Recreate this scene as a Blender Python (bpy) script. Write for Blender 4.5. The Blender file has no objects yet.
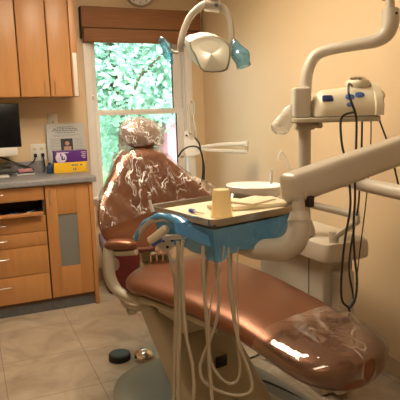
import bpy, bmesh, math, random
from mathutils import Vector, Matrix, noise
random.seed(7)
S = bpy.context.scene
COL = S.collection
PI = math.pi
V = Vector

# ---------------------------------------------------------------- camera frame
YAW, PITCH, ROLL, FPX, CAMZ = .407857, .169387, -.0278855, 534.4, 1.43
fw = V((math.sin(YAW)*math.cos(PITCH), math.cos(YAW)*math.cos(PITCH), -math.sin(PITCH)))
r0 = V((math.cos(YAW), -math.sin(YAW), 0)); u0 = r0.cross(fw)
cr = r0*math.cos(ROLL) + u0*math.sin(ROLL); cu = cr.cross(fw)
CAM = V((0, 0, CAMZ))
def P(x, y, D):                      # measured photo point at a distance -> world
    return CAM + fw*D + cr*((x-200)/FPX*D) - cu*((y-200)/FPX*D)

# ---------------------------------------------------------------- materials
def newmat(name):
    m = bpy.data.materials.new(name); m.use_nodes = True
    return m, m.node_tree.nodes, m.node_tree.links
def mat(name, col, rough=.5, metal=0., spec=.5, var=.06, scale=12, bump=0., bscale=60, coat=0., stretch=(1,1,1), sss=0):
    m, N, L = newmat(name)
    b = N['Principled BSDF']
    b.inputs['Roughness'].default_value = rough; b.inputs['Metallic'].default_value = metal
    b.inputs['Specular IOR Level'].default_value = spec; b.inputs['Coat Weight'].default_value = coat
    b.inputs['Coat Roughness'].default_value = .12
    tc = N.new('ShaderNodeTexCoord'); mp = N.new('ShaderNodeMapping'); mp.inputs['Scale'].default_value = stretch
    L.new(tc.outputs['Object'], mp.inputs['Vector'])
    n = N.new('ShaderNodeTexNoise'); n.inputs['Scale'].default_value = scale; n.inputs['Detail'].default_value = 5
    L.new(mp.outputs[0], n.inputs['Vector'])
    mx = N.new('ShaderNodeMix'); mx.data_type = 'RGBA'
    mx.inputs[6].default_value = (*[c*(1-var) for c in col], 1); mx.inputs[7].default_value = (*[min(1, c*(1+var)) for c in col], 1)
    L.new(n.outputs['Fac'], mx.inputs[0]); L.new(mx.outputs[2], b.inputs['Base Color'])
    if bump:
        n2 = N.new('ShaderNodeTexNoise'); n2.inputs['Scale'].default_value = bscale; n2.inputs['Detail'].default_value = 4
        bp = N.new('ShaderNodeBump'); bp.inputs['Strength'].default_value = bump; bp.inputs['Distance'].default_value = .01
        L.new(mp.outputs[0], n2.inputs['Vector']); L.new(n2.outputs['Fac'], bp.inputs['Height']); L.new(bp.outputs[0], b.inputs['Normal'])
    return m
def wood(name, c1, c2, rough=.38):
    m, N, L = newmat(name); b = N['Principled BSDF']; b.inputs['Roughness'].default_value = rough
    tc = N.new('ShaderNodeTexCoord'); mp = N.new('ShaderNodeMapping'); mp.inputs['Scale'].default_value = (9, 9, .8)
    L.new(tc.outputs['Object'], mp.inputs[0])
    n = N.new('ShaderNodeTexNoise'); n.inputs['Scale'].default_value = 4; n.inputs['Detail'].default_value = 8; n.inputs['Distortion'].default_value = .6
    L.new(mp.outputs[0], n.inputs['Vector'])
    n3 = N.new('ShaderNodeTexNoise'); n3.inputs['Scale'].default_value = 2.5; L.new(tc.outputs['Object'], n3.inputs['Vector'])
    mm = N.new('ShaderNodeMath'); mm.operation = 'ADD'; L.new(n.outputs['Fac'], mm.inputs[0]); L.new(n3.outputs['Fac'], mm.inputs[1])
    cr_ = N.new('ShaderNodeValToRGB'); cr_.color_ramp.elements[0].position = .35; cr_.color_ramp.elements[1].position = .7
    cr_.color_ramp.elements[0].color = (*c1, 1); cr_.color_ramp.elements[1].color = (*c2, 1)
    dv = N.new('ShaderNodeMath'); dv.operation = 'MULTIPLY'; dv.inputs[1].default_value = .5
    L.new(mm.outputs[0], dv.inputs[0]); L.new(dv.outputs[0], cr_.inputs[0]); L.new(cr_.outputs[0], b.inputs['Base Color'])
    return m
def film(name, tint, gl_rough=.1, haze=.1, hcol=(1,1,1), bscale=22, bstr=1., stretch=(1,1,1), fac=.16, cs=0, cw=.5, cst=(1,1,1), fm=.7):
    m, N, L = newmat(name); N.remove(N['Principled BSDF']); out = N['Material Output']
    tc = N.new('ShaderNodeTexCoord'); mp = N.new('ShaderNodeMapping'); mp.inputs['Scale'].default_value = stretch
    L.new(tc.outputs['Object'], mp.inputs[0])
    n = N.new('ShaderNodeTexNoise'); n.noise_type = 'RIDGED_MULTIFRACTAL'; n.inputs['Scale'].default_value = bscale; n.inputs['Detail'].default_value = 3
    n.inputs['Distortion'].default_value = .8
    L.new(mp.outputs[0], n.inputs['Vector'])
    bp = N.new('ShaderNodeBump'); bp.inputs['Strength'].default_value = bstr; bp.inputs['Distance'].default_value = .012
    L.new(n.outputs['Fac'], bp.inputs['Height'])
    tr = N.new('ShaderNodeBsdfTransparent'); tr.inputs[0].default_value = (*tint, 1)
    gl = N.new('ShaderNodeBsdfGlossy'); gl.inputs['Roughness'].default_value = gl_rough; L.new(bp.outputs[0], gl.inputs['Normal'])
    df = N.new('ShaderNodeBsdfDiffuse'); df.inputs[0].default_value = (*hcol, 1); L.new(bp.outputs[0], df.inputs['Normal'])
    lw = N.new('ShaderNodeLayerWeight'); lw.inputs[0].default_value = .35; L.new(bp.outputs[0], lw.inputs['Normal'])
    ad = N.new('ShaderNodeMath'); ad.operation = 'MULTIPLY_ADD'; ad.inputs[1].default_value = fm; ad.inputs[2].default_value = fac; ad.use_clamp = True
    L.new(lw.outputs['Fresnel'], ad.inputs[0])
    m1 = N.new('ShaderNodeMixShader'); m1.inputs[0].default_value = haze
    if cs:      # whitish crease streaks, painting the highlights of the folds into the film colour
        mp2 = N.new('ShaderNodeMapping'); mp2.inputs['Scale'].default_value = cst; mp2.inputs['Rotation'].default_value = (0, .5, .4); L.new(tc.outputs['Object'], mp2.inputs[0])
        ws = []
        for q, sc_q in ((0, cs), (1, cs*2.1)):
            nn_ = N.new('ShaderNodeTexNoise'); nn_.inputs['Scale'].default_value = sc_q; nn_.inputs['Detail'].default_value = 1.5; nn_.inputs['Distortion'].default_value = .3
            L.new(mp2.outputs[0], nn_.inputs['Vector'])
            sb = N.new('ShaderNodeMath'); sb.operation = 'SUBTRACT'; sb.inputs[1].default_value = .5; L.new(nn_.outputs['Fac'], sb.inputs[0])
            ab = N.new('ShaderNodeMath'); ab.operation = 'ABSOLUTE'; L.new(sb.outputs[0], ab.inputs[0])
            mr = N.new('ShaderNodeMapRange'); mr.inputs['From Min'].default_value = 0; mr.inputs['From Max'].default_value = .021; mr.inputs['To Min'].default_value = 1; mr.inputs['To Max'].default_value = 0; L.new(ab.outputs[0], mr.inputs['Value'])
            ws.append(mr)
        big = N.new('ShaderNodeTexNoise'); big.inputs['Scale'].default_value = cs*1.3; L.new(tc.outputs['Object'], big.inputs['Vector'])
        bm_ = N.new('ShaderNodeMapRange'); bm_.inputs['From Min'].default_value = .42; bm_.inputs['From Max'].default_value = .62; L.new(big.outputs['Fac'], bm_.inputs['Value'])
        mxx = N.new('ShaderNodeMath'); mxx.operation = 'MAXIMUM'; L.new(ws[0].outputs[0], mxx.inputs[0]); L.new(ws[1].outputs[0], mxx.inputs[1])
        ml = N.new('ShaderNodeMath'); ml.operation = 'MULTIPLY'; L.new(mxx.outputs[0], ml.inputs[0]); L.new(bm_.outputs[0], ml.inputs[1])
        fa_ = N.new('ShaderNodeMath'); fa_.operation = 'MULTIPLY_ADD'; fa_.inputs[1].default_value = cw; fa_.inputs[2].default_value = haze; fa_.use_clamp = True; L.new(ml.outputs[0], fa_.inputs[0]); L.new(fa_.outputs[0], m1.inputs[0])
    if True:
        pass
    L.new(tr.outputs[0], m1.inputs[1]); L.new(df.outputs[0], m1.inputs[2])
    m2 = N.new('ShaderNodeMixShader'); L.new(ad.outputs[0], m2.inputs[0]); L.new(m1.outputs[0], m2.inputs[1]); L.new(gl.outputs[0], m2.inputs[2])
    L.new(m2.outputs[0], out.inputs[0])
    return m
def glass(name, tint=(.95,.98,.97), fac=.04):
    m, N, L = newmat(name); N.remove(N['Principled BSDF']); out = N['Material Output']
    tr = N.new('ShaderNodeBsdfTransparent'); tr.inputs[0].default_value = (*tint, 1)
    gl = N.new('ShaderNodeBsdfGlossy'); gl.inputs['Roughness'].default_value = .02
    lw = N.new('ShaderNodeFresnel'); lw.inputs[0].default_value = 1.45
    m2 = N.new('ShaderNodeMixShader'); L.new(lw.outputs[0], m2.inputs[0]); L.new(tr.outputs[0], m2.inputs[1]); L.new(gl.outputs[0], m2.inputs[2])
    L.new(m2.outputs[0], out.inputs[0]); return m
def emit(name, col, s):
    m, N, L = newmat(name); b = N['Principled BSDF']
    b.inputs['Base Color'].default_value = (*col, 1); b.inputs['Emission Color'].default_value = (*col, 1); b.inputs['Emission Strength'].default_value = s
    return m

M_wall = mat('tan_paint', (.70,.53,.33), .55, var=.02, scale=3, bump=.08, bscale=220)
M_ceil = mat('ceiling_paint', (.80,.77,.70), .8, var=.01)
M_cove = mat('cove_base', (.52,.40,.26), .5, var=.03)
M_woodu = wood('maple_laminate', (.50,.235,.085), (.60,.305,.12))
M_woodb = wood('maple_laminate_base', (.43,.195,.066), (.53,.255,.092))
M_woodd = mat('cabinet_inside', (.10,.05,.025), .6)
M_counter = mat('grey_laminate', (.235,.235,.25), .35, var=.35, scale=45, spec=.5)
M_toe = mat('grey_toe_kick', (.09,.095,.10), .45, var=.4, scale=30)
M_chrome = mat('chrome', (.75,.73,.70), .18, 1., var=.02)
M_steel = mat('tray_steel', (.50,.48,.45), .25, 1., var=.04)
M_black = mat('black_plastic', (.012,.012,.013), .35, var=.2)
M_rubber = mat('black_rubber', (.014,.014,.014), .55, var=.2)
M_screen = mat('monitor_screen', (.006,.006,.008), .22, var=.1, spec=.3)
M_white = mat('white_plastic', (.72,.70,.66), .35, var=.02)
M_sash = mat('window_vinyl', (.80,.76,.73), .4, var=.03)
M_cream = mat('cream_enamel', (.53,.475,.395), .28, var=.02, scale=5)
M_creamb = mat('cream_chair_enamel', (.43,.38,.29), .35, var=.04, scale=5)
M_dev = mat('device_cream', (.72,.645,.49), .3, var=.02)
M_vinyl = mat('bronze_vinyl', (.225,.092,.048), .34, .5, spec=.5, var=.07, scale=7, bump=.06, bscale=180)
M_hose = mat('hose_cream', (.46,.40,.31), .4, var=.06, scale=40)
M_blind = mat('woven_brown', (.27,.118,.048), .75, var=.3, scale=14, bump=.25, bscale=30, stretch=(.35,1,9))
M_seam = mat('dark_gap', (.03,.012,.006), .8)
M_plate = mat('grey_green_cover', (.25,.24,.20), .5, var=.12, scale=4)
M_binred = mat('dark_red_plastic', (.11,.008,.010), .4, var=.08)
M_liner = mat('lavender_liner', (.55,.5,.72), .5, var=.15, scale=18, bump=.5, bscale=20)
M_paper = mat('cream_paper', (.76,.66,.47), .8, var=.04)
M_paperw = mat('white_poster_paper', (.52,.54,.54), .6, var=.05)
M_ink = mat('grey_ink', (.16,.18,.21), .7)
M_cup = mat('yellow_cup_plastic', (.98,.74,.36), .45, var=.03)
M_purple = mat('purple_card', (.10,.02,.22), .4, var=.25, scale=25)
M_yellow = mat('yellow_card', (.85,.52,.02), .4, var=.05)
M_lilac = mat('lilac_card', (.68,.60,.78), .5, var=.05)
M_pink = mat('pink_card', (.55,.25,.28), .5, var=.2, scale=30)
M_navy = mat('navy_plastic', (.02,.035,.13), .3)
M_teal = mat('dark_blue_bottle', (.02,.06,.14), .25)
M_blueb = mat('blue_button', (.10,.22,.62), .35)
M_bluec = mat('blue_clip', (.05,.10,.42), .35)
M_skin = mat('photo_warm_tone', (.5,.3,.22), .6)
M_photo = mat('photo_dark_tone', (.03,.035,.045), .5, var=.3, scale=60)
M_reflector = mat('lamp_reflector_shield', (.50,.47,.37), .35, var=.06, scale=4)
M_frost = mat('grey_cabinet_glass', (.20,.20,.185), .16, var=.12, scale=3, spec=.7)
M_beige = mat('beige_metal', (.45,.40,.30), .4)
M_clear = film('clear_plastic_bag', (.98,.96,.94), .09, .012, (1,.97,.93), 8, .8, (1,1,.45), .03, 10.5, .85, (1.4,1.4,.6), .42)
M_clearh = film('clear_headrest_bag', (.97,.96,.95), .12, .12, (1,.97,.93), 14, .9, (1,1,1), .05, 15, .9, (1,1,1), .5)
M_clear2 = film('clear_toe_plastic', (.98,.96,.94), .07, .01, (1,.97,.93), 9, .8, (1,1,1), .10, 4, .35, (1,.5,1))
M_blue = film('blue_barrier_film', (.30,.66,1.), .14, .55, (.13,.46,.86), 12, .8, (1,1,1), .05, 12, .2)
M_bluel = film('pale_blue_film', (.52,.84,1.), .15, .22, (.30,.68,1.), 18, .8, (1,1,1), .06, 20, .3)
M_bagw = film('white_translucent_bag', (.9,.9,.88), .2, .35, (.98,.95,.9), 14, 1., (1,1,1), .04, 16, .4)
M_glass = glass('window_glass')
M_bark = mat('bark', (.12,.09,.06), .9, var=.3, bump=.5)
M_ledge = emit('indicator_screen', (.55,.85,1.), 1.2)
def leafmat(name, c):
    m = mat(name, c, .55, var=.35, scale=1.6)
    N, L = m.node_tree.nodes, m.node_tree.links; p = N['Principled BSDF']; tl = N.new('ShaderNodeBsdfTranslucent'); tl.inputs[0].default_value = (*c, 1)
    ms = N.new('ShaderNodeMixShader'); ms.inputs[0].default_value = .5; L.new(p.outputs[0], ms.inputs[1]); L.new(tl.outputs[0], ms.inputs[2]); L.new(ms.outputs[0], N['Material Output'].inputs[0])
    return m
M_leaf1 = leafmat('pale_leaf', (.46,.67,.57)); M_leaf2 = leafmat('mid_leaf', (.36,.57,.48))
M_grass = mat('lawn', (.14,.26,.08), .9, var=.3, scale=3)
M_brick = mat('pink_painted_wall', (.62,.26,.33), .8, var=.1)
M_roof = mat('grey_roofing', (.30,.33,.38), .8, var=.15)

# floor tiles
def floor_mat():
    m, N, L = newmat('stone_tile'); b = N['Principled BSDF']; b.inputs['Roughness'].default_value = .34; b.inputs['Specular IOR Level'].default_value = .35
    g = N.new('ShaderNodeNewGeometry'); sx = N.new('ShaderNodeSeparateXYZ'); L.new(g.outputs['Position'], sx.inputs[0])
    def line(o, off, per, half):
        a = N.new('ShaderNodeMath'); a.operation = 'SUBTRACT'; a.inputs[1].default_value = off - 50*per; L.new(o, a.inputs[0])
        md = N.new('ShaderNodeMath'); md.operation = 'MODULO'; md.inputs[1].default_value = per; L.new(a.outputs[0], md.inputs[0])
        c = N.new('ShaderNodeMath'); c.operation = 'COMPARE'; c.inputs[1].default_value = 0; c.inputs[2].default_value = half; L.new(md.outputs[0], c.inputs[0])
        return c.outputs[0]
    lx = line(sx.outputs[0], .539, .465, .0035); ly = line(sx.outputs[1], 2.650, .472, .0035)
    mx = N.new('ShaderNodeMath'); mx.operation = 'MAXIMUM'; L.new(lx, mx.inputs[0]); L.new(ly, mx.inputs[1])
    n1 = N.new('ShaderNodeTexNoise'); n1.inputs['Scale'].default_value = 3.2; n1.inputs['Detail'].default_value = 8; n1.inputs['Distortion'].default_value = 1.2; n1.inputs['Roughness'].default_value = .62
    L.new(g.outputs['Position'], n1.inputs['Vector'])
    rp = N.new('ShaderNodeValToRGB'); e = rp.color_ramp.elements
    e[0].position = .3; e[0].color = (.27,.205,.145,1); e[1].position = .72; e[1].color = (.50,.42,.33,1)
    x = e.new(.5); x.color = (.39,.315,.235,1)
    L.new(n1.outputs['Fac'], rp.inputs[0])
    n2 = N.new('ShaderNodeTexNoise'); n2.inputs['Scale'].default_value = 35; n2.inputs['Detail'].default_value = 4; L.new(g.outputs['Position'], n2.inputs['Vector'])
    mm = N.new('ShaderNodeMix'); mm.data_type = 'RGBA'; mm.blend_type = 'MULTIPLY'; mm.inputs[0].default_value = .35
    L.new(rp.outputs[0], mm.inputs[6]); L.new(n2.outputs['Color'], mm.inputs[7])
    gr = N.new('ShaderNodeMix'); gr.data_type = 'RGBA'; L.new(mx.outputs[0], gr.inputs[0]); L.new(rp.outputs[0], gr.inputs[6]); gr.inputs[7].default_value = (.17,.125,.085,1)
    L.new(gr.outputs[2], b.inputs['Base Color'])
    return m
M_floor = floor_mat()

# ---------------------------------------------------------------- mesh helpers
def B(): return bmesh.new()
def bx(bm, a, b, bev=0., M=None, seg=2):
    a, b = V(a), V(b); c = (a+b)/2; s = b-a
    t = bmesh.new(); bmesh.ops.create_cube(t, size=1)
    bmesh.ops.scale(t, vec=[abs(q) for q in s], verts=t.verts)
    if bev > 0: bmesh.ops.bevel(t, geom=list(t.edges), offset=min(bev, min(abs(q) for q in s)*.48), segments=seg, affect='EDGES', profile=.5)
    bmesh.ops.translate(t, vec=c, verts=t.verts)
    if M is not None: bmesh.ops.transform(t, matrix=M, verts=t.verts)
    add(bm, t); return bm
def add(bm, t):
    m = bpy.data.meshes.new('tmp'); t.to_mesh(m); bm.from_mesh(m); bpy.data.meshes.remove(m); t.free()
def crom(pts, k=6):
    pts = [V(p) for p in pts]
    if len(pts) < 3: return pts
    q = [pts[0]*2-pts[1]] + pts + [pts[-1]*2-pts[-2]]; o = []
    for i in range(1, len(q)-2):
        for j in range(k):
            t = j/k; a, b, c, d = q[i-1:i+3]
            o.append(.5*((2*b)+(c-a)*t+(2*a-5*b+4*c-d)*t*t+(3*b-a-3*c+d)*t**3))
    return o+[pts[-1]]
def loft(bm, rings, cap=True, closed=False):
    vs = [[bm.verts.new(p) for p in r] for r in rings]; n = len(vs[0])
    for i in range(len(vs)-1):
        for j in range(n):
            bm.faces.new((vs[i][j], vs[i][(j+1)%n], vs[i+1][(j+1)%n], vs[i+1][j]))
    if cap:
        bm.faces.new(list(reversed(vs[0]))); bm.faces.new(vs[-1])
def tube(bm, pts, r, n=10, k=6, sq=None, cap=True, up=None):
    pts = crom(pts, k) if k else [V(p) for p in pts]
    m = len(pts); rs = r if isinstance(r, (list, tuple)) else None
    t0 = (pts[1]-pts[0]).normalized(); ref = V(up) if up else (V((0,0,1)) if abs(t0.z) < .9 else V((1,0,0)))
    x = t0.cross(ref).normalized(); rings = []
    for i, p in enumerate(pts):
        t = (pts[min(i+1, m-1)]-pts[max(i-1, 0)]).normalized()
        x = (x - t*x.dot(t)).normalized(); y = x.cross(t)
        if rs: f = i/(m-1)*(len(rs)-1); a = int(min(f, len(rs)-2)); rr = rs[a]+(rs[a+1]-rs[a])*(f-a)
        else: rr = r
        w, h = (rr, rr) if sq is None else (rr*sq[0], rr*sq[1])
        ring = []
        for j in range(n):
            an = 2*PI*j/n; c, s = math.cos(an), math.sin(an)
            if sq is not None and len(sq) > 2:
                e = 2/sq[2]; c = math.copysign(abs(c)**e, c); s = math.copysign(abs(s)**e, s)
            ring.append(p + x*c*w + y*s*h)
        rings.append(ring)
    loft(bm, rings, cap); return bm
def cyl(bm, a, b, r, r2=None, n=20):
    return tube(bm, [a, b], [r, r2 if r2 is not None else r], n=n, k=0)
def lathe(bm, base, prof, n=28, axis=(0,0,1), cap=True):
    ax = V(axis).normalized(); ref = V((1,0,0)) if abs(ax.x) < .9 else V((0,1,0))
    x = (ref - ax*ref.dot(ax)).normalized(); y = ax.cross(x); base = V(base)
    loft(bm, [[base+ax*z+(x*math.cos(2*PI*j/n)+y*math.sin(2*PI*j/n))*max(r, 1e-4) for j in range(n)] for r, z in prof], cap); return bm
def sring(c, x, y, w, h, n=28, e=2.6):
    o = []
    for j in range(n):
        a = 2*PI*j/n; cc, ss = math.cos(a), math.sin(a); q = 2/e
        o.append(V(c) + V(x)*math.copysign(abs(cc)**q, cc)*w + V(y)*math.copysign(abs(ss)**q, ss)*h)
    return o
def prism(bm, pts, off):
    off = V(off); a = [bm.verts.new(V(p)) for p in pts]; b = [bm.verts.new(V(p)+off) for p in pts]; n = len(pts)
    bm.faces.new(a); bm.faces.new(list(reversed(b)))
    for i in range(n): bm.faces.new((a[i], b[i], b[(i+1)%n], a[(i+1)%n]))
    return bm
def wob(bm, amp, sc, seed=0):
    bm.normal_update()
    for v in bm.verts:
        v.co += v.normal*(noise.noise(v.co*sc+V((seed, seed*2, 0)))*amp)
def finish(bm, name, m, origin, smooth=True, recalc=True):
    if recalc: bmesh.ops.recalc_face_normals(bm, faces=bm.faces)
    bmesh.ops.translate(bm, vec=-origin, verts=bm.verts)
    me = bpy.data.meshes.new(name); bm.to_mesh(me); bm.free()
    if smooth:
        for p in me.polygons: p.use_smooth = True
        me.set_sharp_from_angle(angle=math.radians(38))
    me.materials.append(m)
    return me
WO = {}                                 # world origins
def obj(name, bm, m, parent=None, smooth=True, recalc=True, label=None):
    if parent is None:
        xs = [v.co for v in bm.verts]
        org = V(((min(p.x for p in xs)+max(p.x for p in xs))/2, (min(p.y for p in xs)+max(p.y for p in xs))/2, min(p.z for p in xs)))
    else: org = WO[parent.name]
    me = finish(bm, name, m, org, smooth, recalc)
    o = bpy.data.objects.new(name, me); COL.objects.link(o)
    WO[o.name] = org.copy()
    if parent is None: o.location = org
    else: o.parent = parent
    if label: o['label'] = label
    return o
def thing(name, label, cat, loc, group=None):
    o = bpy.data.objects.new(name, None); COL.objects.link(o); o.location = loc; o.empty_display_size = .1
    WO[o.name] = V(loc); o['label'] = label; o['category'] = cat
    if group: o['group'] = group
    return o
def tag(o, label, cat, group=None, kind=None):
    o['label'] = label; o['category'] = cat
    if group: o['group'] = group
    if kind: o['kind'] = kind
    return o
def struct(name, bm, m, parent=None, smooth=False):
    o = obj(name, bm, m, parent, smooth)
    if parent is None: o['kind'] = 'structure'
    return o

# ---------------------------------------------------------------- room shell
XR, YB, ZC, XL, YF = 1.98, 4.43, 2.55, -1.7, -1.5
T = .12
struct('floor', bx(B(), (XL-T, YF-T, -.1), (XR+T, YB+T, 0)), M_floor)
struct('ceiling', bx(B(), (XL-T, YF-T, ZC), (XR+T, YB+T, ZC+.1)), M_ceil)
struct('wall_right', bx(B(), (XR, YF, 0), (XR+T, YB, ZC)), M_wall)
struct('wall_left', bx(B(), (XL-T, YF, 0), (XL, YB, ZC)), M_wall)
struct('wall_rear', bx(B(), (XL, YF-T, 0), (XR, YF, ZC)), M_wall)
WX0, WX1, WZ0, WZ1 = .985, 1.80, .72, 2.12
w = B()
bx(w, (XL, YB, 0), (WX0, YB+T, ZC)); bx(w, (WX1, YB, 0), (XR, YB+T, ZC))
bx(w, (WX0, YB, 0), (WX1, YB+T, WZ0)); bx(w, (WX0, YB, WZ1), (WX1, YB+T, ZC))
struct('wall_back', w, M_wall)
b = B(); bx(b, (XR-.012, YF, 0), (XR, YB, .10), .004); struct('baseboard_right', b, M_cove)
b = B(); bx(b, (.86, YB-.012, 0), (XR-.012, YB, .10), .004); struct('baseboard_back', b, M_cove)

# window
win = bpy.data.objects.new('window_1', None); COL.objects.link(win); win.location = (1.39, YB, WZ0); WO['window_1'] = V((1.39, YB, WZ0)); win['kind'] = 'structure'
def frame(bm, x0, x1, z0, z1, w, y0, y1, bev=.004, wb=None, wt=None, wr=None):
    wb = wb or w; wt = wt or w; wr = wr or w
    bx(bm, (x0, y0, z0), (x0+w, y1, z1), bev); bx(bm, (x1-wr, y0, z0), (x1, y1, z1), bev)
    bx(bm, (x0+w, y0, z0), (x1-wr, y1, z0+wb), bev); bx(bm, (x0+w, y0, z1-wt), (x1-wr, y1, z1), bev)
    return bm
b = frame(B(), .925, 1.865, .66, 2.18, .06, YB-.022, YB-.001, .005, wr=.065); obj('casing', b, M_sash, win)
b = frame(B(), WX0, WX1, WZ0, WZ1, .014, YB-.001, YB+T, .003); obj('jamb', b, M_white, win)
b = B(); bx(b, (.91, YB-.07, .70), (1.88, YB-.022, .725), .006); obj('sill', b, M_sash, win)
ZM = 1.415
us = frame(B(), .999, 1.786, ZM-.02, 2.106, .035, YB+.05, YB+.08, .004, wr=.075); o1 = obj('upper_sash', us, M_sash, win)
obj('glass_pane', bx(B(), (1.034, YB+.062, ZM+.015), (1.711, YB+.066, 2.071)), M_glass, o1, smooth=False)
ls = frame(B(), .999, 1.786, WZ0+.014, ZM+.025, .035, YB+.012, YB+.045, .004, wt=.045, wr=.065); o2 = obj('lower_sash', ls, M_sash, win)
obj('glass_pane', bx(B(), (1.034, YB+.026, WZ0+.049), (1.721, YB+.03, ZM-.02)), M_glass, o2, smooth=False)
b = B()
for (x0, x1, z0, z1, yy) in ((1.701, 1.713, ZM+.02, 2.071, YB+.058), (1.711, 1.725, WZ0+.05, ZM-.021, YB+.020)): bx(b, (x0, yy, z0), (x1, yy+.006, z1))
obj('glazing_gasket', b, M_black, win)
b = B(); bx(b, (1.74, YB-.012+.02, 1.0), (1.775, YB+.03, 1.02), .003); bx(b, (.975, YB-.03, 1.52), (.985, YB-.02, 1.56), .003); obj('latch', b, M_chrome, win)

# roman shade
sh = thing('window_shade', 'brown woven shade folded up at the top of the window', 'window shade', (1.42, YB-.03, 1.98))
obj('valance', bx(B(), (.91, YB-.085, 2.085), (1.93, YB-.025, 2.245), .006), M_blind, sh)
obj('lower_fold', bx(B(), (.925, YB-.078, 1.975), (1.925, YB-.028, 2.08), .006), M_blind, sh)
obj('side_edge', bx(B(), (.905, YB-.088, 2.0), (.913, YB-.027, 2.24), .002), M_seam, sh)

# ---------------------------------------------------------------- wall cabinets
def pull(bm, p0, p1, out, r=.0035):
    p0, p1, out = V(p0), V(p1), V(out)
    tube(bm, [p0, p0+out*.7, p0+out+(p1-p0)*.12, p1+out+(p0-p1)*.12, p1+out*.7, p1], r, n=8, k=5); return bm
def wall_cabinet(x0, x1, doors, label, endp=False):
    t = thing('wall_cabinet', label, 'cabinet', ((x0+x1)/2, YB-.17, 1.545), 'maple wall cabinets')
    obj('body', bx(B(), (x0+.001, 4.12, 1.545), (x1-.001, YB-.001, 2.42), .002), M_woodu, t)
    obj('inner_shadow_gap', bx(B(), (x0+.003, 4.116, 1.55), (x1-.003, 4.12, 2.41)), M_seam, t)
    for (a, c, hx) in doors:
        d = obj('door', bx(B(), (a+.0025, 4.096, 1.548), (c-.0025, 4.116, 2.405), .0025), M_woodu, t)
        if hx is not None: obj('handle', pull(B(), (hx, 4.096, 1.565), (hx, 4.096, 1.655), (0, -.025, 0)), M_chrome, d)
    if endp:
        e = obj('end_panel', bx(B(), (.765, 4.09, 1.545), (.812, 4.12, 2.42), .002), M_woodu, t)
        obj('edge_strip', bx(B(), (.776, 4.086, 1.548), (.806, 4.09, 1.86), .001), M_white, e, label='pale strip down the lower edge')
    return t
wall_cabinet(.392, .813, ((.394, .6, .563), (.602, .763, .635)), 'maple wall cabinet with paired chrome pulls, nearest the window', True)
wall_cabinet(-.02, .390, ((-.02, .185, .15), (.187, .390, .222)), 'maple wall cabinet above the black monitor, at the left')

# ---------------------------------------------------------------- base cabinets
YC = 3.85
t = thing('base_cabinet', 'maple drawer base cabinet with one drawer pulled slightly open', 'cabinet', (.2, 4.14, 0), 'maple base cabinets')
b = B()
bx(b, (-.16, YC+.02, .07), (-.142, YB-.002, .93)); bx(b, (.455, YC+.02, .07), (.472, YB-.002, .93)); bx(b, (-.142, YC+.3, .07), (.455, YB-.002, .93)); bx(b, (-.142, YC+.02, .07), (.455, YC+.3, .70)); bx(b, (-.142, YC+.02, .825), (.455, YC+.3, .93))
obj('body', b, M_woodd, t)
obj('toe_kick', bx(B(), (-.16, YC+.022, 0), (.472, YC+.035, .098)), M_toe, t)
for i, (z0, z1) in enumerate(((.828, .925), (.606, .715), (.503, .602), (.299, .499), (.098, .294))):
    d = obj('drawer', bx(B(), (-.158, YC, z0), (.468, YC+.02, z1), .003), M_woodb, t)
    zz = (z0+z1)/2+ (.01 if z1-z0 < .15 else .035)
    obj('handle', pull(B(), (.10, YC, zz), (.205, YC, zz), (0, -.028, 0), .004), M_chrome, d)
d = obj('drawer', bx(B(), (-.150, YC-.045, .724), (.450, YC-.03, .752), .003), M_woodb, t)
b = B(); bx(b, (-.14, YC-.03, .722), (.44, YC+.28, .728)); bx(b, (-.14, YC-.03, .728), (-.132, YC+.28, .76)); bx(b, (.432, YC-.03, .728), (.44, YC+.28, .76)); obj('drawer_box', b, M_black, d)
tip = [(.20, 'mirror'), (.26, 'probe'), (.31, 'scaler'), (.36, 'forceps')]
labs = ['small chrome mouth mirror in the open drawer, leftmost', 'blue handled hand tool in the open drawer', 'chrome hand scaler in the open drawer, mid row', 'white handled hand tool in the open drawer, rightmost']
mts = [M_chrome, M_bluec, M_chrome, M_white]
for i, (x, nm) in enumerate(tip):
    b = B(); tube(b, [(x-.05, YC-.01+.02*(i%2), .737), (x, YC+.05, .739), (x+.04, YC+.11, .741)], [.002, .005, .002], n=8)
    lathe(b, (x+.043, YC+.116, .737), [(.001,0),(.009,.001),(.009,.003),(.001,.004)], 12)
    tag(obj('hand_tool', b, mts[i]), labs[i], 'dental tool', 'hand tools in the open drawer')

t = thing('base_cabinet', 'maple base cabinet door unit with a narrow grey glass panel', 'cabinet', (.64, 4.14, 0), 'maple base cabinets')
obj('body', bx(B(), (.475, YC+.02, .07), (.784, YB-.002, .93)), M_woodd, t)
obj('toe_kick', bx(B(), (.475, YC+.022, 0), (.784, YC+.035, .098)), M_toe, t)
dr = frame(B(), .477, .783, .1, .925, .076, YC, YC+.02, .002, wb=.222, wt=.216, wr=.093)
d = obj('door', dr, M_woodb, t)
obj('glass_panel', bx(B(), (.553, YC+.007, .322), (.690, YC+.012, .709)), M_frost, d, smooth=False, label='grey frosted glass panel')
obj('handle', pull(B(), (.505, YC, .785), (.505, YC, .885), (0, -.026, 0), .004), M_chrome, d)
obj('end_panel', bx(B(), (.786, YC-.004, 0), (.815, YB-.002, .93), .002), M_woodb, t)

wt = thing('worktop', 'grey speckled laminate worktop over the base cabinets', 'worktop', (.3, 4.12, .93))
obj('slab', bx(B(), (-.4, YC-.03, .93), (.84, YB-.002, .968), .006, seg=3), M_counter, wt)
obj('backsplash', bx(B(), (-.4, YB-.022, .968), (.56, YB-.002, 1.055), .003), M_counter, wt)
ZT = .968

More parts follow.
